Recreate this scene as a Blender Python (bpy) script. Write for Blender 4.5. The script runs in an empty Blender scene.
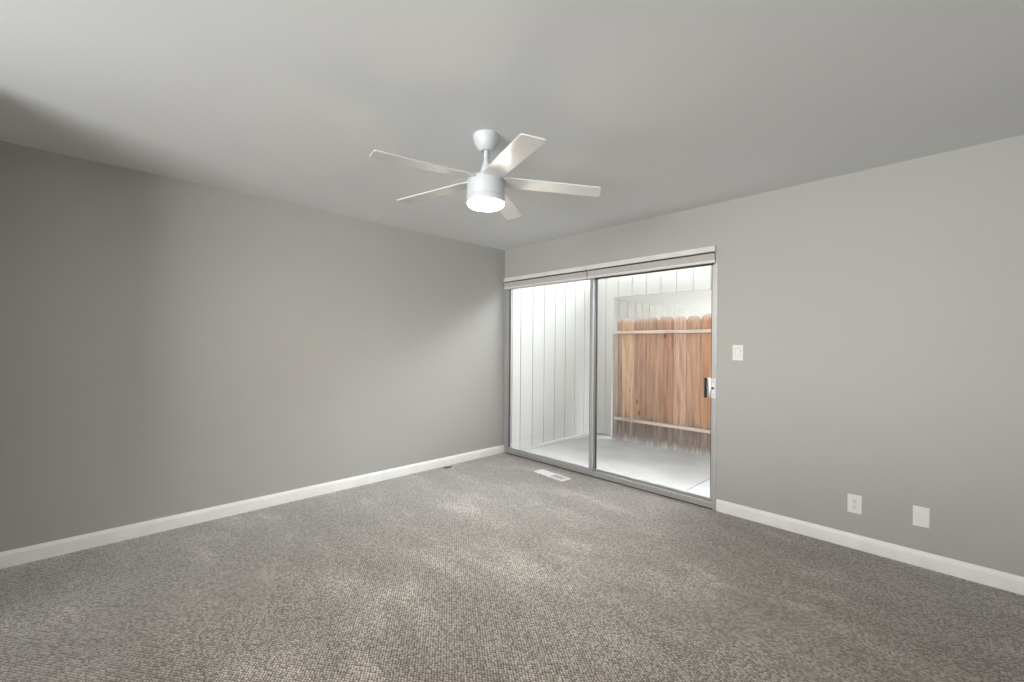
import bpy, bmesh, math, random
from mathutils import Vector, Matrix

random.seed(7)
C = bpy.context.scene.collection
SC = bpy.context.scene
PI = math.pi

# ---------------------------------------------------------------- camera
F_PX, YAW, ROLL = 428.07, -0.80270, 0.00784
cam_d = bpy.data.cameras.new('camera')
cam_d.sensor_fit = 'HORIZONTAL'
cam_d.sensor_width = 36.0
cam_d.lens = F_PX * 36.0 / 1024.0
cam_d.shift_y = (344.76 - 341.0) / 1024.0
cam_d.clip_start = 0.05
cam = bpy.data.objects.new('camera', cam_d)
C.objects.link(cam)
fw = Vector((math.sin(YAW), math.cos(YAW), 0))
rt = Vector((math.cos(YAW), -math.sin(YAW), 0))
up = Vector((0, 0, 1))
r2 = rt * math.cos(ROLL) + up * math.sin(ROLL)
u2 = -rt * math.sin(ROLL) + up * math.cos(ROLL)
m = Matrix.Identity(4)
for i in range(3):
    m[i][0], m[i][1], m[i][2] = r2[i], u2[i], -fw[i]
m[0][3], m[1][3], m[2][3] = 3.7870, -3.5317, 1.3012
cam.matrix_world = m
SC.camera = cam

# ---------------------------------------------------------------- sky
SKY = 1.3            # overcast sky over the patio
FAR = 15.0            # added sky glow past the patio, brightens the door end of the room
SIDE = 1.5            # added sky glow off the patio end, brightens siding and passage
REAR = 29.0           # added low glow behind the house, reaching below the horizon, fills the room
world = bpy.data.worlds.new('overcast_sky')
SC.world = world
world.use_nodes = True
wn, wl = world.node_tree.nodes, world.node_tree.links
wn.clear()


def wmath(op, a, b=None, clamp=False):
    n = wn.new('ShaderNodeMath'); n.operation = op; n.use_clamp = clamp
    for k, v in enumerate((a, b)):
        if v is None:
            continue
        if isinstance(v, (int, float)):
            n.inputs[k].default_value = v
        else:
            wl.new(v, n.inputs[k])
    return n.outputs[0]


def wsmooth(v, lo, hi):
    n = wn.new('ShaderNodeMapRange'); n.interpolation_type = 'SMOOTHSTEP'
    wl.new(v, n.inputs['Value'])
    n.inputs['From Min'].default_value = lo; n.inputs['From Max'].default_value = hi
    return n.outputs[0]


tc = wn.new('ShaderNodeTexCoord')
sp = wn.new('ShaderNodeSeparateXYZ')
wl.new(tc.outputs['Generated'], sp.inputs[0])
low = wmath('ADD', wmath('SUBTRACT', 0.7, wmath('MULTIPLY', wsmooth(sp.outputs['Z'], 0.10, 0.27), 0.7)), wmath('MULTIPLY', wsmooth(sp.outputs['Z'], 0.03, -0.05), 0.15))
rear = wmath('MULTIPLY', wsmooth(wmath('MULTIPLY', sp.outputs['Y'], -1.0), 0.1, 0.6), low)
bg_a = wn.new('ShaderNodeBackground'); bg_a.inputs['Color'].default_value = (0.87, 0.94, 1.0, 1)
bg_a.inputs['Strength'].default_value = SKY
bg_b = wn.new('ShaderNodeBackground'); bg_b.inputs['Color'].default_value = (1.0, 0.988, 0.975, 1)
wl.new(wmath('MULTIPLY', rear, REAR), bg_b.inputs['Strength'])
add = wn.new('ShaderNodeAddShader')
wl.new(bg_a.outputs[0], add.inputs[0]); wl.new(bg_b.outputs[0], add.inputs[1])
wo = wn.new('ShaderNodeOutputWorld')
side = wmath('MULTIPLY', wsmooth(sp.outputs['X'], 0.35, 0.85), wsmooth(sp.outputs['Z'], -0.02, 0.12))
bg_c = wn.new('ShaderNodeBackground'); bg_c.inputs['Color'].default_value = (0.90, 0.955, 1.0, 1)
wl.new(wmath('MULTIPLY', side, SIDE), bg_c.inputs['Strength'])
add2 = wn.new('ShaderNodeAddShader')
wl.new(add.outputs[0], add2.inputs[0]); wl.new(bg_c.outputs[0], add2.inputs[1])
far = wmath('MULTIPLY', wsmooth(sp.outputs['Y'], 0.15, 0.5), wmath('MULTIPLY', wsmooth(sp.outputs['Z'], 0.25, 0.42), wmath('SUBTRACT', 1.0, wsmooth(sp.outputs['Z'], 0.86, 0.96))))
bg_d = wn.new('ShaderNodeBackground'); bg_d.inputs['Color'].default_value = (0.90, 0.95, 1.0, 1)
wl.new(wmath('MULTIPLY', far, FAR), bg_d.inputs['Strength'])
add3 = wn.new('ShaderNodeAddShader')
wl.new(add2.outputs[0], add3.inputs[0]); wl.new(bg_d.outputs[0], add3.inputs[1])
wl.new(add3.outputs[0], wo.inputs['Surface'])

# the openings through which the sky lights the room (sampling portals, they emit nothing)
ADDED_WIN = (1.9, 4.1, 0.55, 2.15)     # added window in the front wall: x0, x1, z0, z1
FRONT_Y, RIGHT_X = -6.6, 4.35


def portal(name, loc, rot, sx, sy):
    d = bpy.data.lights.new(name, 'AREA'); d.shape = 'RECTANGLE'; d.size = sx; d.size_y = sy
    d.cycles.is_portal = True
    o = bpy.data.objects.new(name, d); C.objects.link(o)
    o.location = loc; o.rotation_euler = rot
    return o


portal('door_portal', (1.245, 0.16, 1.0), (-PI / 2, 0, 0), 2.45, 2.06)
portal('added_window_portal', ((ADDED_WIN[0] + ADDED_WIN[1]) / 2, FRONT_Y - 0.13, (ADDED_WIN[2] + ADDED_WIN[3]) / 2), (PI / 2, 0, 0), ADDED_WIN[1] - ADDED_WIN[0], ADDED_WIN[3] - ADDED_WIN[2])

# ---------------------------------------------------------------- exposure
LAMP = 220.0
SC.view_settings.view_transform = 'Standard'
SC.view_settings.look = 'None'
SC.view_settings.gamma = 1.0
SC.view_settings.use_curve_mapping = False
SC.view_settings.exposure = 0.06
SC.cycles.max_bounces = 14
SC.cycles.diffuse_bounces = 8
SC.cycles.glossy_bounces = 5
SC.cycles.transparent_max_bounces = 12
SC.cycles.sample_clamp_indirect = 6.0
SC.cycles.use_denoising = True


# ---------------------------------------------------------------- helpers
class MB:
    def __init__(self):
        self.bm = bmesh.new()

    def box(self, x0, x1, y0, y1, z0, z1):
        v = [self.bm.verts.new((x, y, z)) for x in (x0, x1) for y in (y0, y1) for z in (z0, z1)]
        for f in ((0, 1, 3, 2), (4, 6, 7, 5), (0, 4, 5, 1), (2, 3, 7, 6), (0, 2, 6, 4), (1, 5, 7, 3)):
            self.bm.faces.new([v[i] for i in f])
        return self

    def bbox(self, x0, x1, y0, y1, z0, z1, b=0.002, seg=2):
        n0 = set(self.bm.edges)
        self.box(x0, x1, y0, y1, z0, z1)
        e = [q for q in self.bm.edges if q not in n0]
        bmesh.ops.bevel(self.bm, geom=e, offset=b, segments=seg, affect='EDGES', profile=0.5)
        return self

    def prism(self, pts, fn, a, b):
        """polygon pts (u, v) swept from a to b; fn(u, v, t) gives the point"""
        A = [self.bm.verts.new(fn(u, v, a)) for u, v in pts]
        B = [self.bm.verts.new(fn(u, v, b)) for u, v in pts]
        n = len(pts)
        self.bm.faces.new(A); self.bm.faces.new(B[::-1])
        for i in range(n):
            j = (i + 1) % n
            self.bm.faces.new((A[i], B[i], B[j], A[j]))
        return self

    def lathe(self, prof, cx=0, cy=0, seg=48):
        rings = []
        for r, z in prof:
            if r < 1e-6:
                rings.append([self.bm.verts.new((cx, cy, z))])
            else:
                rings.append([self.bm.verts.new((cx + r * math.cos(2 * PI * k / seg), cy + r * math.sin(2 * PI * k / seg), z)) for k in range(seg)])
        for a, b in zip(rings, rings[1:]):
            for k in range(seg):
                j = (k + 1) % seg
                q = []
                for w in ((a, k), (a, j), (b, j), (b, k)):
                    vv = w[0][w[1]] if len(w[0]) > 1 else w[0][0]
                    if vv not in q:
                        q.append(vv)
                if len(q) > 2:
                    self.bm.faces.new(q)
        return self

    def build(self, name, mat, parent=None, smooth=False, angle=35):
        bmesh.ops.recalc_face_normals(self.bm, faces=self.bm.faces[:])
        me = bpy.data.meshes.new(name)
        self.bm.to_mesh(me); self.bm.free()
        if mat:
            me.materials.append(mat)
        if smooth:
            me.polygons.foreach_set('use_smooth', [True] * len(me.polygons))
            me.set_sharp_from_angle(angle=math.radians(angle))
        o = bpy.data.objects.new(name, me); C.objects.link(o)
        if parent:
            o.parent = parent
        return o


def thing(name, label, cat, loc=(0, 0, 0), rz=0, group=None):
    o = bpy.data.objects.new(name, None); C.objects.link(o)
    o.location = loc; o.rotation_euler = (0, 0, rz)
    o.empty_display_size = 0.1
    o['label'] = label; o['category'] = cat
    if group:
        o['group'] = group
    return o


def struct(o, label=None, cat=None):
    o['kind'] = 'structure'
    if label:
        o['label'] = label
    if cat:
        o['category'] = cat
    return o


# ---------------------------------------------------------------- materials
def new_mat(name):
    ma = bpy.data.materials.new(name); ma.use_nodes = True
    return ma, ma.node_tree.nodes, ma.node_tree.links, ma.node_tree.nodes['Principled BSDF']


def objcoord(n, l, scale=(1, 1, 1), rot=(0, 0, 0)):
    t = n.new('ShaderNodeTexCoord'); mp = n.new('ShaderNodeMapping')
    mp.inputs['Scale'].default_value = scale; mp.inputs['Rotation'].default_value = rot
    l.new(t.outputs['Object'], mp.inputs['Vector'])
    return mp.outputs[0]


def noise(n, l, vec, scale, detail=4, rough=0.5):
    t = n.new('ShaderNodeTexNoise'); t.inputs['Scale'].default_value = scale
    t.inputs['Detail'].default_value = detail; t.inputs['Roughness'].default_value = rough
    l.new(vec, t.inputs['Vector'])
    return t.outputs['Fac']


def ramp(n, l, fac, stops):
    r = n.new('ShaderNodeValToRGB')
    el = r.color_ramp.elements
    el[0].position, el[0].color = stops[0][0], (*stops[0][1], 1)
    el[1].position, el[1].color = stops[-1][0], (*stops[-1][1], 1)
    for p, c in stops[1:-1]:
        e = el.new(p); e.color = (*c, 1)
    l.new(fac, r.inputs[0])
    return r.outputs[0]


def bump(n, l, bsdf, h, strength=0.3, dist=0.002):
    b = n.new('ShaderNodeBump'); b.inputs['Strength'].default_value = strength; b.inputs['Distance'].default_value = dist
    l.new(h, b.inputs['Height']); l.new(b.outputs[0], bsdf.inputs['Normal'])


def mixc(n, l, fac, a, b, mode='MIX'):
    x = n.new('ShaderNodeMix'); x.data_type = 'RGBA'; x.blend_type = mode
    for k, v in ((0, fac), (6, a), (7, b)):
        if isinstance(v, (int, float)):
            x.inputs[k].default_value = v
        elif isinstance(v, tuple):
            x.inputs[k].default_value = (*v, 1)
        else:
            l.new(v, x.inputs[k])
    return x.outputs[2]


def nmath(n, l, op, a, b=None):
    x = n.new('ShaderNodeMath'); x.operation = op
    for k, v in enumerate((a, b)):
        if v is None:
            continue
        if isinstance(v, (int, float)):
            x.inputs[k].default_value = v
        else:
            l.new(v, x.inputs[k])
    return x.outputs[0]


def plain(name, col, rough=0.5, metal=0.0, coat=0.0, var=0.04, vs=8.0):
    ma, n, l, b = new_mat(name)
    v = objcoord(n, l)
    f = noise(n, l, v, vs, 3)
    lo = tuple(c * (1 - var) for c in col); hi = tuple(min(1, c * (1 + var)) for c in col)
    l.new(ramp(n, l, f, [(0.3, lo), (0.7, hi)]), b.inputs['Base Color'])
    b.inputs['Roughness'].default_value = rough; b.inputs['Metallic'].default_value = metal
    b.inputs['Coat Weight'].default_value = coat
    return ma


def paint(name, col, rough=0.6, tex=90.0, st=0.12):
    ma, n, l, b = new_mat(name)
    v = objcoord(n, l)
    f = noise(n, l, v, 1.3, 2)
    l.new(ramp(n, l, f, [(0.3, tuple(c * 0.985 for c in col)), (0.7, tuple(c * 1.015 for c in col))]), b.inputs['Base Color'])
    b.inputs['Roughness'].default_value = rough
    bump(n, l, b, noise(n, l, v, tex, 3, 0.6), st, 0.002)
    return ma


def carpet_mat():
    ma, n, l, b = new_mat('carpet_loop_pile')
    v = objcoord(n, l, scale=(0.72, 1.0, 1.0), rot=(0, 0, PI / 4))
    vo = n.new('ShaderNodeTexVoronoi'); vo.voronoi_dimensions = '2D'
    vo.inputs['Scale'].default_value = 1 / 0.0100; vo.inputs['Randomness'].default_value = 0.38
    l.new(v, vo.inputs['Vector'])
    sc = n.new('ShaderNodeSeparateColor'); l.new(vo.outputs['Color'], sc.inputs[0])
    h = nmath(n, l, 'SUBTRACT', 1.0, nmath(n, l, 'MULTIPLY', vo.outputs['Distance'], 1.15))
    h2 = nmath(n, l, 'MULTIPLY', h, nmath(n, l, 'ADD', nmath(n, l, 'MULTIPLY', sc.outputs[0], 0.45), 0.68))
    col = ramp(n, l, h2, [(0.28, (0.075, 0.058, 0.043)), (0.62, (0.315, 0.287, 0.255)), (1.0, (0.57, 0.54, 0.505))])
    # trodden patches where the pile lies the other way
    v2 = objcoord(n, l, scale=(1.0, 2.3, 1.0), rot=(0, 0, 0.5))
    pat = noise(n, l, v2, 1.5, 3, 0.6)
    pf = ramp(n, l, pat, [(0.40, (0.84, 0.83, 0.82)), (0.56, (1.0, 1.0, 1.0)), (0.66, (1.36, 1.36, 1.37))])
    l.new(mixc(n, l, 1.0, col, pf, 'MULTIPLY'), b.inputs['Base Color'])
    b.inputs['Roughness'].default_value = 0.9
    b.inputs['Specular IOR Level'].default_value = 0.25
    b.inputs['Sheen Weight'].default_value = 0.7
    b.inputs['Sheen Roughness'].default_value = 0.45
    bump(n, l, b, h2, 0.75, 0.004)
    return ma


def concrete_mat():
    ma, n, l, b = new_mat('concrete')
    v = objcoord(n, l)
    a = noise(n, l, v, 1.6, 6, 0.62)
    f = noise(n, l, v, 60, 3)
    c = ramp(n, l, a, [(0.3, (0.37, 0.37, 0.355)), (0.52, (0.45, 0.445, 0.43)), (0.7, (0.51, 0.505, 0.49))])
    l.new(mixc(n, l, 0.15, c, ramp(n, l, f, [(0.3, (0.4, 0.4, 0.38)), (0.7, (0.5, 0.5, 0.49))])), b.inputs['Base Color'])
    b.inputs['Roughness'].default_value = 0.85
    bump(n, l, b, f, 0.2, 0.002)
    return ma


def wood_mat(name, strong=True):
    ma, n, l, b = new_mat(name)
    oi = n.new('ShaderNodeObjectInfo')
    v0 = objcoord(n, l, scale=(1, 1, 0.07) if strong else (0.07, 1, 1))
    off = n.new('ShaderNodeVectorMath'); off.operation = 'ADD'
    sc = n.new('ShaderNodeVectorMath'); sc.operation = 'SCALE'; sc.inputs[0].default_value = (3.1, 7.7, 5.3)
    l.new(oi.outputs['Random'], sc.inputs['Scale']); l.new(v0, off.inputs[0]); l.new(sc.outputs[0], off.inputs[1])
    g = noise(n, l, off.outputs[0], 26, 5, 0.6)
    g2 = noise(n, l, off.outputs[0], 90, 3, 0.6)
    k = ramp(n, l, g, [(0.3, (0.62, 0.58, 0.55)), (0.5, (0.95, 0.93, 0.92)), (0.72, (1.22, 1.2, 1.16))])
    k2 = ramp(n, l, g2, [(0.3, (0.86, 0.85, 0.84)), (0.7, (1.1, 1.1, 1.1))])
    base = mixc(n, l, 1.0, mixc(n, l, 1.0, oi.outputs['Color'], k, 'MULTIPLY'), k2, 'MULTIPLY')
    # knots
    vk = objcoord(n, l, scale=(1, 1, 0.45))
    offk = n.new('ShaderNodeVectorMath'); offk.operation = 'ADD'
    l.new(vk, offk.inputs[0]); l.new(sc.outputs[0], offk.inputs[1])
    vo = n.new('ShaderNodeTexVoronoi'); vo.inputs['Scale'].default_value = 5.5; l.new(offk.outputs[0], vo.inputs['Vector'])
    kn = ramp(n, l, vo.outputs['Distance'], [(0.05, (0.45, 0.38, 0.33)), (0.13, (1, 1, 1))])
    base = mixc(n, l, 1.0, base, kn, 'MULTIPLY')
    if strong:
        # grey splash weathering on the foot of each board and a greyed top end
        t = n.new('ShaderNodeTexCoord'); s = n.new('ShaderNodeSeparateXYZ'); l.new(t.outputs['Object'], s.inputs[0])
        wz = nmath(n, l, 'ADD', s.outputs[2], nmath(n, l, 'MULTIPLY', nmath(n, l, 'SUBTRACT', g, 0.5), 0.35))
        wf = n.new('ShaderNodeMapRange'); l.new(wz, wf.inputs[0]); wf.inputs[1].default_value = 0.44; wf.inputs[2].default_value = 0.26
        wf.inputs[3].default_value = 0; wf.inputs[4].default_value = 0.85
        grey = ramp(n, l, g, [(0.3, (0.11, 0.09, 0.08)), (0.55, (0.185, 0.155, 0.14)), (0.8, (0.36, 0.33, 0.31))])
        base = mixc(n, l, wf.outputs[0], base, grey)
        foot = n.new('ShaderNodeMapRange'); l.new(wz, foot.inputs[0]); foot.inputs[1].default_value = 0.10; foot.inputs[2].default_value = -0.02
        foot.inputs[3].default_value = 0; foot.inputs[4].default_value = 0.75
        base = mixc(n, l, foot.outputs[0], base, (0.55, 0.53, 0.51))
        tz = nmath(n, l, 'ADD', s.outputs[2], nmath(n, l, 'MULTIPLY', nmath(n, l, 'SUBTRACT', g2, 0.5), 0.12))
        tf = n.new('ShaderNodeMapRange'); l.new(tz, tf.inputs[0]); tf.inputs[1].default_value = 1.72; tf.inputs[2].default_value = 1.80
        tf.inputs[3].default_value = 0; tf.inputs[4].default_value = 0.7
        base = mixc(n, l, tf.outputs[0], base, (0.50, 0.44, 0.39))
    l.new(base, b.inputs['Base Color'])
    b.inputs['Roughness'].default_value = 0.8
    bump(n, l, b, g2, 0.25, 0.002)
    return ma


def glass_mat():
    ma, n, l, b = new_mat('window_glass')
    n.remove(b)
    out = n['Material Output']
    tr = n.new('ShaderNodeBsdfTransparent'); tr.inputs[0].default_value = (0.975, 0.978, 0.972, 1)
    gl = n.new('ShaderNodeBsdfGlossy'); gl.inputs['Roughness'].default_value = 0.0; gl.inputs[0].default_value = (1, 1, 1, 1)
    fr = n.new('ShaderNodeFresnel'); fr.inputs[0].default_value = 1.22
    mx = n.new('ShaderNodeMixShader')
    l.new(fr.outputs[0], mx.inputs[0]); l.new(tr.outputs[0], mx.inputs[1]); l.new(gl.outputs[0], mx.inputs[2])
    l.new(mx.outputs[0], out.inputs['Surface'])
    return ma


def emit_mat(name, col, strength):
    ma, n, l, b = new_mat(name)
    b.inputs['Base Color'].default_value = (0.9, 0.9, 0.88, 1)
    b.inputs['Emission Color'].default_value = (*col, 1)
    b.inputs['Emission Strength'].default_value = strength
    b.inputs['Roughness'].default_value = 0.4
    return ma


M = dict(
    wall=paint('grey_wall_paint', (0.435, 0.43, 0.415), 0.55),
    ceiling=paint('ceiling_paint', (0.755, 0.772, 0.78), 0.7, 70, 0.2),
    carpet=carpet_mat(),
    trim=plain('white_trim_paint', (0.88, 0.88, 0.87), 0.35),
    siding=plain('cream_siding_paint', (0.45, 0.445, 0.42), 0.6, var=0.03, vs=2.0),
    soffit=plain('soffit_paint', (0.70, 0.70, 0.68), 0.65),
    concrete=concrete_mat(),
    ground=plain('packed_ground', (0.42, 0.40, 0.37), 0.9, var=0.15, vs=3),
    wood=wood_mat('cedar_picket'),
    rail_wood=wood_mat('cedar_rail', False),
    alu=plain('satin_aluminium', (0.50, 0.50, 0.505), 0.42, 0.5, var=0.03, vs=20),
    alu_dark=plain('weatherstrip_and_shadow', (0.05, 0.05, 0.05), 0.6),  # real gaskets, and the strips that paint in shadow lines
    chrome=plain('polished_metal', (0.62, 0.62, 0.63), 0.34, 1.0, var=0.02),
    black=plain('black_plastic', (0.008, 0.008, 0.008), 0.7),
    glass=glass_mat(),
    shade=plain('pleated_shade_fabric', (0.52, 0.50, 0.485), 0.75, var=0.04, vs=30),
    rail=plain('shade_rail_enamel', (0.74, 0.73, 0.71), 0.4),
    fan=plain('gloss_white_enamel', (0.66, 0.695, 0.72), 0.35, coat=0.15, var=0.01),
    blade=plain('gloss_white_blade', (0.76, 0.76, 0.75), 0.22, coat=0.25, var=0.015),
    plate=plain('white_plastic', (0.82, 0.82, 0.815), 0.35, var=0.01),
    slot=plain('dark_slot', (0.03, 0.03, 0.03), 0.6),
    vent=plain('white_vent_enamel', (0.86, 0.87, 0.88), 0.35, var=0.02),
    duct=plain('dark_duct', (0.10, 0.10, 0.105), 0.6),
    scrap=plain('dark_grey_cloth', (0.09, 0.09, 0.09), 0.9, var=0.3, vs=60),
    lamp=emit_mat('glowing_lamp_diffuser', (1.0, 0.90, 0.77), LAMP),
)

# ---------------------------------------------------------------- room shell
H = 2.44
T = 0.12
D0, D1, DH = 0.02, 2.475, 2.03            # door opening
struct(MB().box(-T, RIGHT_X + T, FRONT_Y - T, 0.0, -0.14, 0.0).build('floor', M['carpet']))
struct(MB().box(-T, RIGHT_X + T, FRONT_Y - T - 0.1, 0.35, H, H + 0.14).build('ceiling', M['ceiling']))
struct(MB().box(-T, 0, FRONT_Y, T, -0.14, H).build('wall_left', M['wall']))
struct(MB().box(RIGHT_X, RIGHT_X + T, FRONT_Y, T, -0.14, H).build('wall_right', M['wall']))
w = MB()
w.box(0, D0, 0, T, -0.14, H); w.box(D1, RIGHT_X, 0, T, -0.14, H); w.box(D0, D1, 0, T, DH, H)
struct(w.build('wall_back', M['wall']))
w = MB()
w.box(-T, ADDED_WIN[0], FRONT_Y - T, FRONT_Y, -0.14, H); w.box(ADDED_WIN[1], RIGHT_X + T, FRONT_Y - T, FRONT_Y, -0.14, H)
w.box(ADDED_WIN[0], ADDED_WIN[1], FRONT_Y - T, FRONT_Y, -0.14, ADDED_WIN[2]); w.box(ADDED_WIN[0], ADDED_WIN[1], FRONT_Y - T, FRONT_Y, ADDED_WIN[3], H)
struct(w.build('wall_front', M['wall']))
# added unseen block, keeps window light off the near left wall
struct(MB().box(0.0, 0.95, FRONT_Y, -4.12, -0.001, H).build('wall_added_blocker', M['wall']))
# added window behind the camera, unseen, only there to light the room
added_win = bpy.data.objects.new('added_window_1', None); C.objects.link(added_win); struct(added_win)
added_win.location = (ADDED_WIN[0], FRONT_Y - 0.06, ADDED_WIN[2])
ww, wh = ADDED_WIN[1] - ADDED_WIN[0], ADDED_WIN[3] - ADDED_WIN[2]
f = MB()
f.box(0, 0.04, -0.03, 0.03, 0, wh); f.box(ww - 0.04, ww, -0.03, 0.03, 0, wh)
f.box(0.04, ww - 0.04, -0.03, 0.03, 0, 0.04); f.box(0.04, ww - 0.04, -0.03, 0.03, wh - 0.04, wh)
f.box(ww / 2 - 0.02, ww / 2 + 0.02, -0.025, 0.025, 0.04, wh - 0.04)
f.build('added_window_frame', M['trim'], added_win)
MB().box(0.04, ww - 0.04, -0.003, 0.003, 0.04, wh - 0.04).build('added_window_pane', M['glass'], added_win)


def base_profile():
    return [(0, 0), (0.0135, 0), (0.0135, 0.068), (0.0115, 0.076), (0.007, 0.083), (0.0045, 0.092), (0, 0.092)]


bp = base_profile()
struct(MB().prism(bp, lambda u, v, t: (u, t, v), -4.12, -0.001).build('baseboard_left', M['trim'], smooth=True, angle=25))
struct(MB().prism(bp, lambda u, v, t: (t, -u, v), D1 + 0.006, RIGHT_X).build('baseboard_back', M['trim'], smooth=True, angle=25))
struct(MB().prism(bp, lambda u, v, t: (RIGHT_X - u, t, v), FRONT_Y, -0.014).build('baseboard_right', M['trim'], smooth=True, angle=25))
struct(MB().prism(bp, lambda u, v, t: (t, FRONT_Y + u, v), 0.964, RIGHT_X - 0.014).build('baseboard_front', M['trim'], smooth=True, angle=25))

# ---------------------------------------------------------------- sliding glass door
door = bpy.data.objects.new('door_1', None); C.objects.link(door); struct(door)
door.location = (0, 0, 0)
f = MB()
f.bbox(D0, D0 + 0.028, -0.004, 0.11, 0.0, DH, 0.0015)                 # jambs
f.bbox(D1 - 0.026, D1, -0.004, 0.11, 0.0, DH, 0.0015)
for y in (0.034, 0.082):                                              # track lips on the jambs
    f.box(D0 + 0.028, D0 + 0.036, y, y + 0.004, 0.02, DH - 0.03)
    f.box(D1 - 0.034, D1 - 0.026, y, y + 0.004, 0.02, DH - 0.03)
f.bbox(D0 + 0.028, D1 - 0.026, 0.0, 0.11, DH - 0.03, DH, 0.0015)      # head
f.bbox(D0 + 0.028, D1 - 0.026, -0.002, 0.125, -0.1, 0.012, 0.002)     # sill
f.box(D0 + 0.028, D1 - 0.026, 0.036, 0.041, 0.012, 0.03)
f.box(D0 + 0.028, D1 - 0.026, 0.084, 0.089, 0.012, 0.03)
f.build('door_frame', M['alu'], door)


def panel(name, x0, x1, y0, y1, sl, sr, zb, zt, rb, rtop):
    p = MB()
    p.bbox(x0, x0 + sl, y0, y1, zb, zt, 0.002)
    p.bbox(x1 - sr, x1, y0, y1, zb, zt, 0.002)
    p.bbox(x0 + sl, x1 - sr, y0, y1, zb, zb + rb, 0.002)
    p.bbox(x0 + sl, x1 - sr, y0, y1, zt - rtop, zt, 0.002)
    o = p.build(name, M['alu'], door)
    ym = (y0 + y1) / 2
    MB().box(x0 + sl, x1 - sr, ym - 0.003, ym + 0.003, zb + rb, zt - rtop).build('glass', M['glass'], o)
    g = MB()                                                          # dark glazing gasket round the pane
    for a, b_ in ((y0 + 0.003, ym - 0.004), (ym + 0.004, y1 - 0.003)):
        g.box(x0 + sl, x0 + sl + 0.005, a, b_, zb + rb, zt - rtop)
        g.box(x1 - sr - 0.005, x1 - sr, a, b_, zb + rb, zt - rtop)
    g.build('gasket', M['alu_dark'], o)
    return o


fixed = panel('fixed_panel', D0 + 0.030, 1.283, 0.001, 0.031, 0.028, 0.030, 0.013, DH - 0.032, 0.062, 0.035)
slide = panel('sliding_panel', 1.236, D1 - 0.028, 0.046, 0.076, 0.050, 0.032, 0.013, DH - 0.032, 0.055, 0.035)
MB().bbox(1.255, 1.268, 0.032, 0.045, 0.02, DH - 0.04, 0.002).build('interlock_strip', M['alu_dark'], slide)
# inside track cover in front of the sliding panel
MB().bbox(1.286, D1 - 0.027, 0.004, 0.030, 0.0, 0.050, 0.003).build('track_cover', M['alu'], door)
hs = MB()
hs.box(1.29, D1 - 0.028, 0.032, 0.044, DH - 0.070, DH - 0.031)  # dark strip painting the shadow line under the right shade
hs.build('head_shadow_strip', M['alu_dark'], door)
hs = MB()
hs.box(D0 + 0.03, D1 - 0.028, -0.006, -0.0025, 0.0006, 0.008)  # dark strip painting the shadow gap between door and carpet
hs.build('sill_shadow_strip', M['alu_dark'], door)
# pull handle on the sliding panel
hd = MB()
hd.bbox(2.392, 2.424, 0.008, 0.046, 0.887, 1.044, 0.003)
hh = hd.build('handle', M['chrome'], slide, smooth=True)
hh['label'] = 'chrome pull handle with a black grip'
MB().bbox(2.372, 2.391, 0.004, 0.030, 0.884, 1.046, 0.004).build('grip', M['black'], hh)
lp = MB()
lp.bbox(D1 - 0.040, D1 - 0.006, -0.010, -0.0045, 0.890, 1.046, 0.0015)
lpo = lp.build('latch_plate', M['plate'], door)
lk = MB()
lk.bbox(D1 - 0.036, D1 - 0.018, -0.018, -0.0105, 0.960, 0.976, 0.002)
for z in (0.916, 1.020):
    lk.bbox(D1 - 0.026, D1 - 0.020, -0.0125, -0.0105, z - 0.003, z + 0.003, 0.001)
lk.build('thumb_latch', M['black'], lpo)
MB().bbox(D0 + 0.046, D0 + 0.062, -0.012, 0.0, 0.985, 1.012, 0.003).build('catch', M['alu'], fixed)


# ---------------------------------------------------------------- raised pleated shades over the door
def shade(x0, x1, label):
    t = thing('pleated_shade', label, 'window shade', (x0, 0, 1.96), 0, None)
    L = x1 - x0
    MB().bbox(0.0, L, -0.042, -0.001, 0.092, 0.136, 0.003).build('head_rail', M['rail'], t)
    s = MB()
    z = 0.026
    n = 9
    dz = (0.078 - z) / n
    pts = []
    for k in range(n + 1):
        pts.append((-0.037 if k % 2 else -0.034, z + k * dz))
    pts += [(-0.006, 0.078), (-0.006, z)]
    s.prism(pts, lambda u, v, q: (q, u, v), 0.005, L - 0.005)
    s.build('fabric_stack', M['shade'], t)
    MB().box(0.012, L - 0.012, -0.026, -0.008, 0.078, 0.092).build('gap_shadow_strip', M['alu_dark'], t)  # dark bar painting the gap shadow below the head rail
    b = MB(); b.bbox(0.002, L - 0.002, -0.040, -0.004, 0.006, 0.026, 0.004)
    b.build('bottom_rail', M['rail'], t, smooth=True)
    return t


shade(0.018, 1.232, 'raised pale grey pleated shade over the pane beside the room corner')
shade(1.236, 2.467, 'raised pale grey pleated shade over the pane showing the brown fence')


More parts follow.
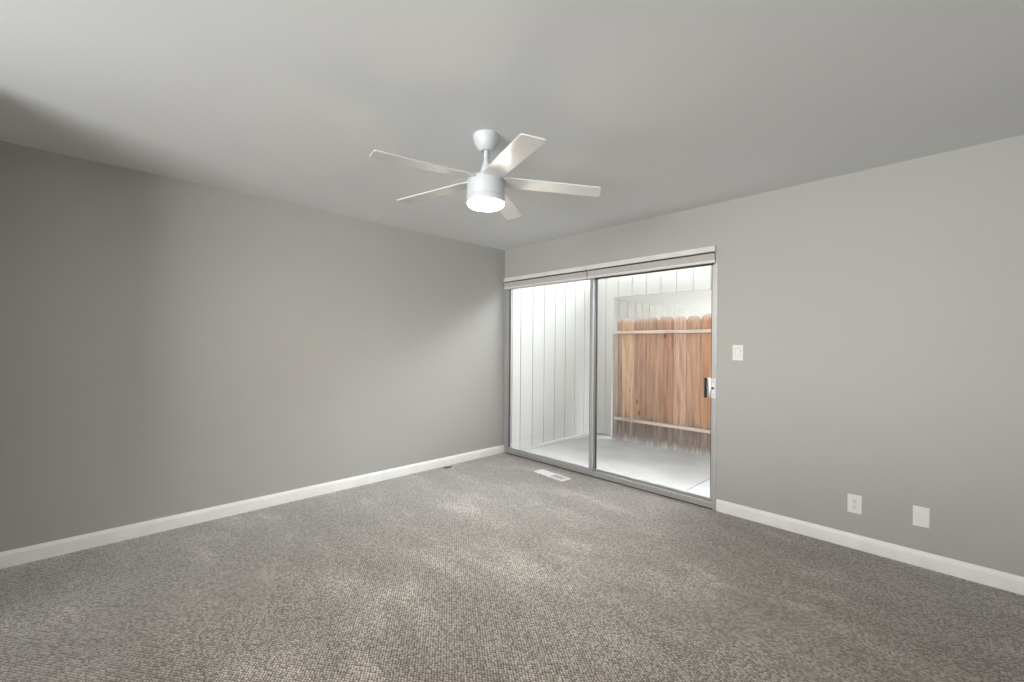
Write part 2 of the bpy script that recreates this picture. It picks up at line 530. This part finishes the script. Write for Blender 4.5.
# ---------------------------------------------------------------- ceiling fan
fan = thing('ceiling_fan', 'white five-blade ceiling fan with lit round lamp, hung from ceiling', 'ceiling fan', (2.002, -2.015, 2.44))
MB().lathe([(0, 0), (0.0715, 0), (0.0715, -0.008), (0.069, -0.022), (0.062, -0.044), (0.050, -0.066), (0.036, -0.081), (0.030, -0.085), (0.026, -0.083), (0.0, -0.083)]).build('canopy', M['fan'], fan, smooth=True, angle=50)
MB().lathe([(0.0, -0.07), (0.0125, -0.07), (0.0125, -0.20), (0, -0.20)], seg=24).build('downrod', M['fan'], fan, smooth=True)
MB().lathe([(0.0, -0.145), (0.0165, -0.145), (0.019, -0.150), (0.030, -0.190), (0.038, -0.225), (0.040, -0.243), (0.0, -0.243)]).build('collar', M['fan'], fan, smooth=True)
MB().lathe([(0, -0.232), (0.082, -0.232), (0.093, -0.234), (0.099, -0.239), (0.102, -0.248), (0.102, -0.326), (0.0985, -0.329), (0.0985, -0.333), (0.0, -0.333)], seg=64).build('motor_housing', M['fan'], fan, smooth=True, angle=50)
MB().lathe([(0.0, -0.3335), (0.102, -0.3335), (0.1035, -0.336), (0.1035, -0.369), (0.098, -0.372), (0.0, -0.372)], seg=64).build('lamp_ring', M['fan'], fan, smooth=True, angle=50)
lam = MB().lathe([(0.0, -0.3725), (0.0965, -0.3725), (0.097, -0.376), (0.092, -0.383), (0.078, -0.388), (0.05, -0.391), (0.0, -0.393)], seg=64).build('lamp_diffuser', M['lamp'], fan, smooth=True, angle=60)
lam['label'] = 'glowing round lamp diffuser'


def blade_mesh():
    b = MB()
    R0, R1, R2, W, t, cr = 0.088, 0.628, 0.646, 0.112, 0.006, 0.010
    pit = -0.11
    outline = [(R0, -W * 0.36), (0.125, -W / 2), (R1 - cr, -W / 2)]
    for k in range(1, 5):
        a = -PI / 2 + k * PI / 8
        outline.append((R1 - cr + cr * math.cos(a), -W / 2 + cr + cr * math.sin(a)))
    for k in range(0, 5):
        a = k * PI / 8
        outline.append((R2 - cr + cr * math.cos(a), W / 2 - cr + cr * math.sin(a)))
    outline += [(0.125, W / 2), (R0, W * 0.36)]
    cp, sp_ = math.cos(pit), math.sin(pit)

    def fn(u, v, q):
        return (u, v * cp - q * sp_, v * sp_ + q * cp)
    b.prism(outline, fn, -t / 2, t / 2)
    e = [x for x in b.bm.edges if abs((x.verts[0].co - x.verts[1].co).length) > 1e-5 and len(x.link_faces) == 2 and any(len(fc.verts) > 4 for fc in x.link_faces)]
    bmesh.ops.bevel(b.bm, geom=e, offset=0.0018, segments=2, affect='EDGES')
    return b


b0 = blade_mesh().build('blade', M['blade'], fan)
k0 = MB()
k0.bbox(0.070, 0.135, -0.020, 0.020, 0.004, 0.014, 0.003)
k0 = k0.build('blade_bracket', M['fan'], b0)
k0.rotation_euler = (-0.11, 0, 0)
for i in range(5):
    a = math.radians(121.5 + 72 * i)
    if i == 0:
        b = b0
    else:
        b = b0.copy(); C.objects.link(b); b.parent = fan
        k = k0.copy(); C.objects.link(k); k.parent = b
    dz = (0.006, 0.022, -0.009, -0.019, -0.019)[i] - 0.028                   # the rotor hangs a touch out of level
    b.location = (0, 0, -0.242); b.rotation_euler = (0, -math.asin(dz / 0.636), a)


# ---------------------------------------------------------------- wall plates on the back wall
def plate_mb(w_, h_, t=0.006):
    p = MB(); p.bbox(-w_ / 2, w_ / 2, -t, -0.0003, -h_ / 2, h_ / 2, 0.0025, 2)
    return p


sw = thing('light_switch', 'white rocker light switch on the wall beside the sliding door', 'light switch', (2.629, 0, 1.254))
plate_mb(0.075, 0.118).build('plate', M['plate'], sw)
r = MB(); r.prism([(-0.0062, -0.033), (-0.0105, -0.033), (-0.0068, 0.0), (-0.0085, 0.033), (-0.0062, 0.033)], lambda u, v, t: (t, u, v), -0.0165, 0.0165)
ro = r.build('rocker', M['plate'], sw)
r = MB()
for x0, x1, z0, z1 in ((-0.0185, -0.0168, -0.035, 0.035), (0.0168, 0.0185, -0.035, 0.035), (-0.0168, 0.0168, 0.0335, 0.035), (-0.0168, 0.0168, -0.035, -0.0335)):
    r.box(x0, x1, -0.0066, -0.006, z0, z1)
r.build('rocker_gap', plain('grey_gap', (0.35, 0.35, 0.35), 0.6), sw)

ou = thing('power_outlet', 'white duplex power outlet low on the wall, with dark slots', 'power outlet', (3.340, 0, 0.288))
plate_mb(0.073, 0.118).build('plate', M['plate'], ou)
for s in (-1, 1):
    zc = s * 0.0195
    pts = []
    for k in range(24):
        a = 2 * PI * k / 24
        pts.append((0.0172 * math.cos(a), max(-0.0135, min(0.0135, 0.0172 * math.sin(a)))))
    rec = MB().prism(pts, lambda u, v, t: (u, t, v + zc), -0.0088, -0.006).build('receptacle', M['plate'], ou)
    q = MB()
    q.box(-0.0078, -0.0050, -0.0093, -0.0088, zc - 0.002, zc + 0.0075)
    q.box(0.0050, 0.0078, -0.0093, -0.0088, zc - 0.001, zc + 0.0065)
    q.prism([(0.0030 * math.cos(2 * PI * k / 12), 0.0030 * math.sin(2 * PI * k / 12)) for k in range(12)], lambda u, v, t: (u, t, v + zc - 0.0078), -0.0093, -0.0088)
    q.build('slots', M['slot'], rec)
q = MB().prism([(0.003 * math.cos(2 * PI * k / 12), 0.003 * math.sin(2 * PI * k / 12)) for k in range(12)], lambda u, v, t: (u, t, v), -0.0075, -0.006)
q.build('screw', M['chrome'], ou)

bl = thing('blank_wall_plate', 'plain white blank wall plate near the power outlet', 'wall plate', (3.652, 0, 0.296))
plate_mb(0.073, 0.118, 0.007).build('plate', M['plate'], bl)
for z in (-0.042, 0.042):
    q = MB().prism([(0.0028 * math.cos(2 * PI * k / 12), z + 0.0028 * math.sin(2 * PI * k / 12)) for k in range(12)], lambda u, v, t: (u, t, v), -0.0078, -0.007)
    q.build('screw', M['plate'], bl)

# ---------------------------------------------------------------- floor register and dark scrap
fr = thing('floor_register', 'white metal floor air vent set in the carpet before the sliding door', 'floor vent', (0.998, -0.274, 0.0), math.radians(-4.5))
g = MB()
LX, LY = 0.200, 0.0625
for x0, x1, y0, y1 in ((-LX, LX, -LY, -LY + 0.018), (-LX, LX, LY - 0.018, LY), (-LX, -LX + 0.022, -LY + 0.018, LY - 0.018), (LX - 0.022, LX, -LY + 0.018, LY - 0.018), (-0.010, 0.010, -LY + 0.018, LY - 0.018)):
    g.bbox(x0, x1, y0, y1, 0.0005, 0.008, 0.0015)
g.build('register_frame', M['vent'], fr)
MB().box(-LX + 0.012, LX - 0.012, -LY + 0.01, LY - 0.01, 0.0003, 0.0014).build('duct_opening', M['duct'], fr)
for s in (-1, 1):
    g = MB()
    n = 13
    for k in range(n):
        xc = s * (0.014 + (k + 0.5) * (LX - 0.038) / n)
        wv = 0.0080 if s < 0 else 0.0030
        tilt = 0.14 if s < 0 else 1.25
        c_, s_ = math.cos(tilt), math.sin(tilt)
        pts = [(-wv, -0.0006), (wv, -0.0006), (wv, 0.0006), (-wv, 0.0006)]
        pts = [(xc + u * c_ - v * s_, 0.0047 + u * s_ + v * c_) for u, v in pts]
        g.prism(pts, lambda u, v, t: (u, t, v), -LY + 0.018, LY - 0.018)
    g.build('louver_bank', M['vent'], fr)

sc_ = MB()
pts = []
for k in range(20):
    a = 2 * PI * k / 20
    pts.append((0.052 * math.cos(a) * (1 + 0.12 * math.sin(3 * a)), 0.019 * math.sin(a) * (1 - 0.35 * math.cos(a))))
top = [sc_.bm.verts.new((u * 0.8, v * 0.7, 0.008)) for u, v in pts]
bot = [sc_.bm.verts.new((u, v, 0.0006)) for u, v in pts]
sc_.bm.faces.new(top); sc_.bm.faces.new(bot[::-1])
for k in range(20):
    j = (k + 1) % 20
    sc_.bm.faces.new((bot[k], bot[j], top[j], top[k]))
so = sc_.build('cloth_scrap', M['scrap'], smooth=True)
so.location = (0.079, -0.875, 0); so.rotation_euler = (0, 0, math.radians(78))
so['label'] = 'small dark grey scrap on the carpet against the long baseboard'; so['category'] = 'scrap'


# ---------------------------------------------------------------- outside: patio, siding walls, soffit
ZP = -0.1
p = MB()
p.box(-0.6, 1.978, T + 0.008, 7.2, ZP - 0.08, ZP); p.box(1.990, 5.5, T + 0.008, 7.2, ZP - 0.08, ZP)
p.box(1.978, 1.990, T + 0.008, 7.2, ZP - 0.08, ZP - 0.012)
struct(p.build('floor_patio', M['concrete']))
struct(MB().box(-6, 14, T + 0.01, 22, -0.30, -0.19).build('ground', M['ground']))


def siding_profile(a0, a1, grooves, depth=0.010, gw=0.011, thick=0.06):
    """(along, out) polygon, face at out = 0, grooves cut into it"""
    pts = [(a0, 0.0)]
    for g_ in sorted(grooves):
        if a0 + 0.01 < g_ < a1 - 0.01:
            pts += [(g_ - gw / 2, 0.0), (g_ - gw / 2 + 0.002, -depth), (g_ + gw / 2 - 0.002, -depth), (g_ + gw / 2, 0.0)]
    pts += [(a1, 0.0), (a1, -thick), (a0, -thick)]
    return pts


XS, YF = -0.212, 2.19
TOP = 2.42
gs = [0.492 + 0.2335 * k for k in range(-1, 8)]
struct(MB().prism(siding_profile(T, YF, gs), lambda a, o, z: (XS + o, a, z), ZP + 0.028, TOP).build('wall_patio_left', M['siding']))
struct(MB().bbox(XS - 0.03, XS + 0.055, T + 0.01, YF, ZP, ZP + 0.014, 0.003).build('trim_1', M['concrete']))
gf = [-0.024 + 0.2285 * k for k in range(0, 26)]
XE = 0.092
w = MB().prism(siding_profile(XS, XE, gf), lambda a, o, z: (a, YF - o, z), ZP + 0.012, TOP)
w.prism(siding_profile(XE, 5.4, gf), lambda a, o, z: (a, YF - o, z), 2.045, TOP)
struct(w.build('wall_patio_back', M['siding']))
g2 = [2.808 + 0.2535 * k for k in range(-1, 18)] + [3.362]
XW = -0.163
struct(MB().prism(siding_profile(YF + 0.06, 7.2, g2, gw=0.014), lambda a, o, z: (XW + o, a, z), ZP + 0.012, 2.075).build('wall_passage', M['siding']))
struct(MB().box(XW - 0.06, 2.3, YF + 0.06, 7.2, 2.075, 2.14).build('ceiling_passage', M['soffit']))

# ---------------------------------------------------------------- dog-eared picket fence
YR = 1.961            # front face of the rails
YP = 2.012            # front face of the pickets
fence = thing('picket_fence', 'weathered brown dog-eared picket fence across the patio', 'fence', (0.244, YP, ZP))


def picket(x0, x1, h, col, plain_top=False, j=0.0):
    c = min(0.045, (x1 - x0) * 0.26)
    if plain_top:
        pts = [(x0, 0.004), (x1, 0.004), (x1, h), (x0, h)]
    else:
        pts = [(x0, 0.004), (x1, 0.004), (x1, h - c * 1.25), (x1 - c * 0.45, h - c * 0.35), (x1 - c * 1.2, h), (x0 + c * 1.2, h), (x0 + c * 0.45, h - c * 0.35), (x0, h - c * 1.25)]
    o = MB().prism(pts, lambda u, v, t: (u - 0.244, t + j, v), 0.0, 0.018).build('picket', M['wood'], fence)
    o.color = (*col, 1)
    return o


X = [0.296, 0.378, 0.582, 0.770, 0.952, 1.165, 1.342, 1.530, 1.722, 1.91, 2.10, 2.29, 2.48, 2.67, 2.86, 3.05, 3.24, 3.43]
cols = [(0.296, 0.215, 0.169), (0.445, 0.295, 0.194), (0.312, 0.194, 0.138), (0.341, 0.208, 0.141), (0.312, 0.178, 0.118), (0.415, 0.268, 0.190), (0.349, 0.212, 0.143), (0.355, 0.187, 0.109)]
for k in range(len(X) - 1):
    picket(X[k] + 0.002, X[k + 1] - (0.004, 0.008, 0.004, 0.009, 0.003, 0.003, 0.005, 0.004)[k % 8], 1.79 if k == 0 else 1.80 + random.uniform(-0.006, 0.008), cols[k % 8], k == 0, random.uniform(-0.002, 0.003))
po = MB().bbox(0.0, 0.084, -0.030, 0.018, 0.0, 1.585, 0.003).build('post', M['wood'], fence)
po.color = (0.30, 0.235, 0.20, 1)
for z0, z1, x0 in ((1.575, 1.615, 0.004), (0.310, 0.348, 0.036)):
    ro = MB().bbox(x0, 3.16, YR - YP, -0.002, z0, z1, 0.003).build('rail', M['rail_wood'], fence)
    ro.color = (0.52, 0.44, 0.38, 1)
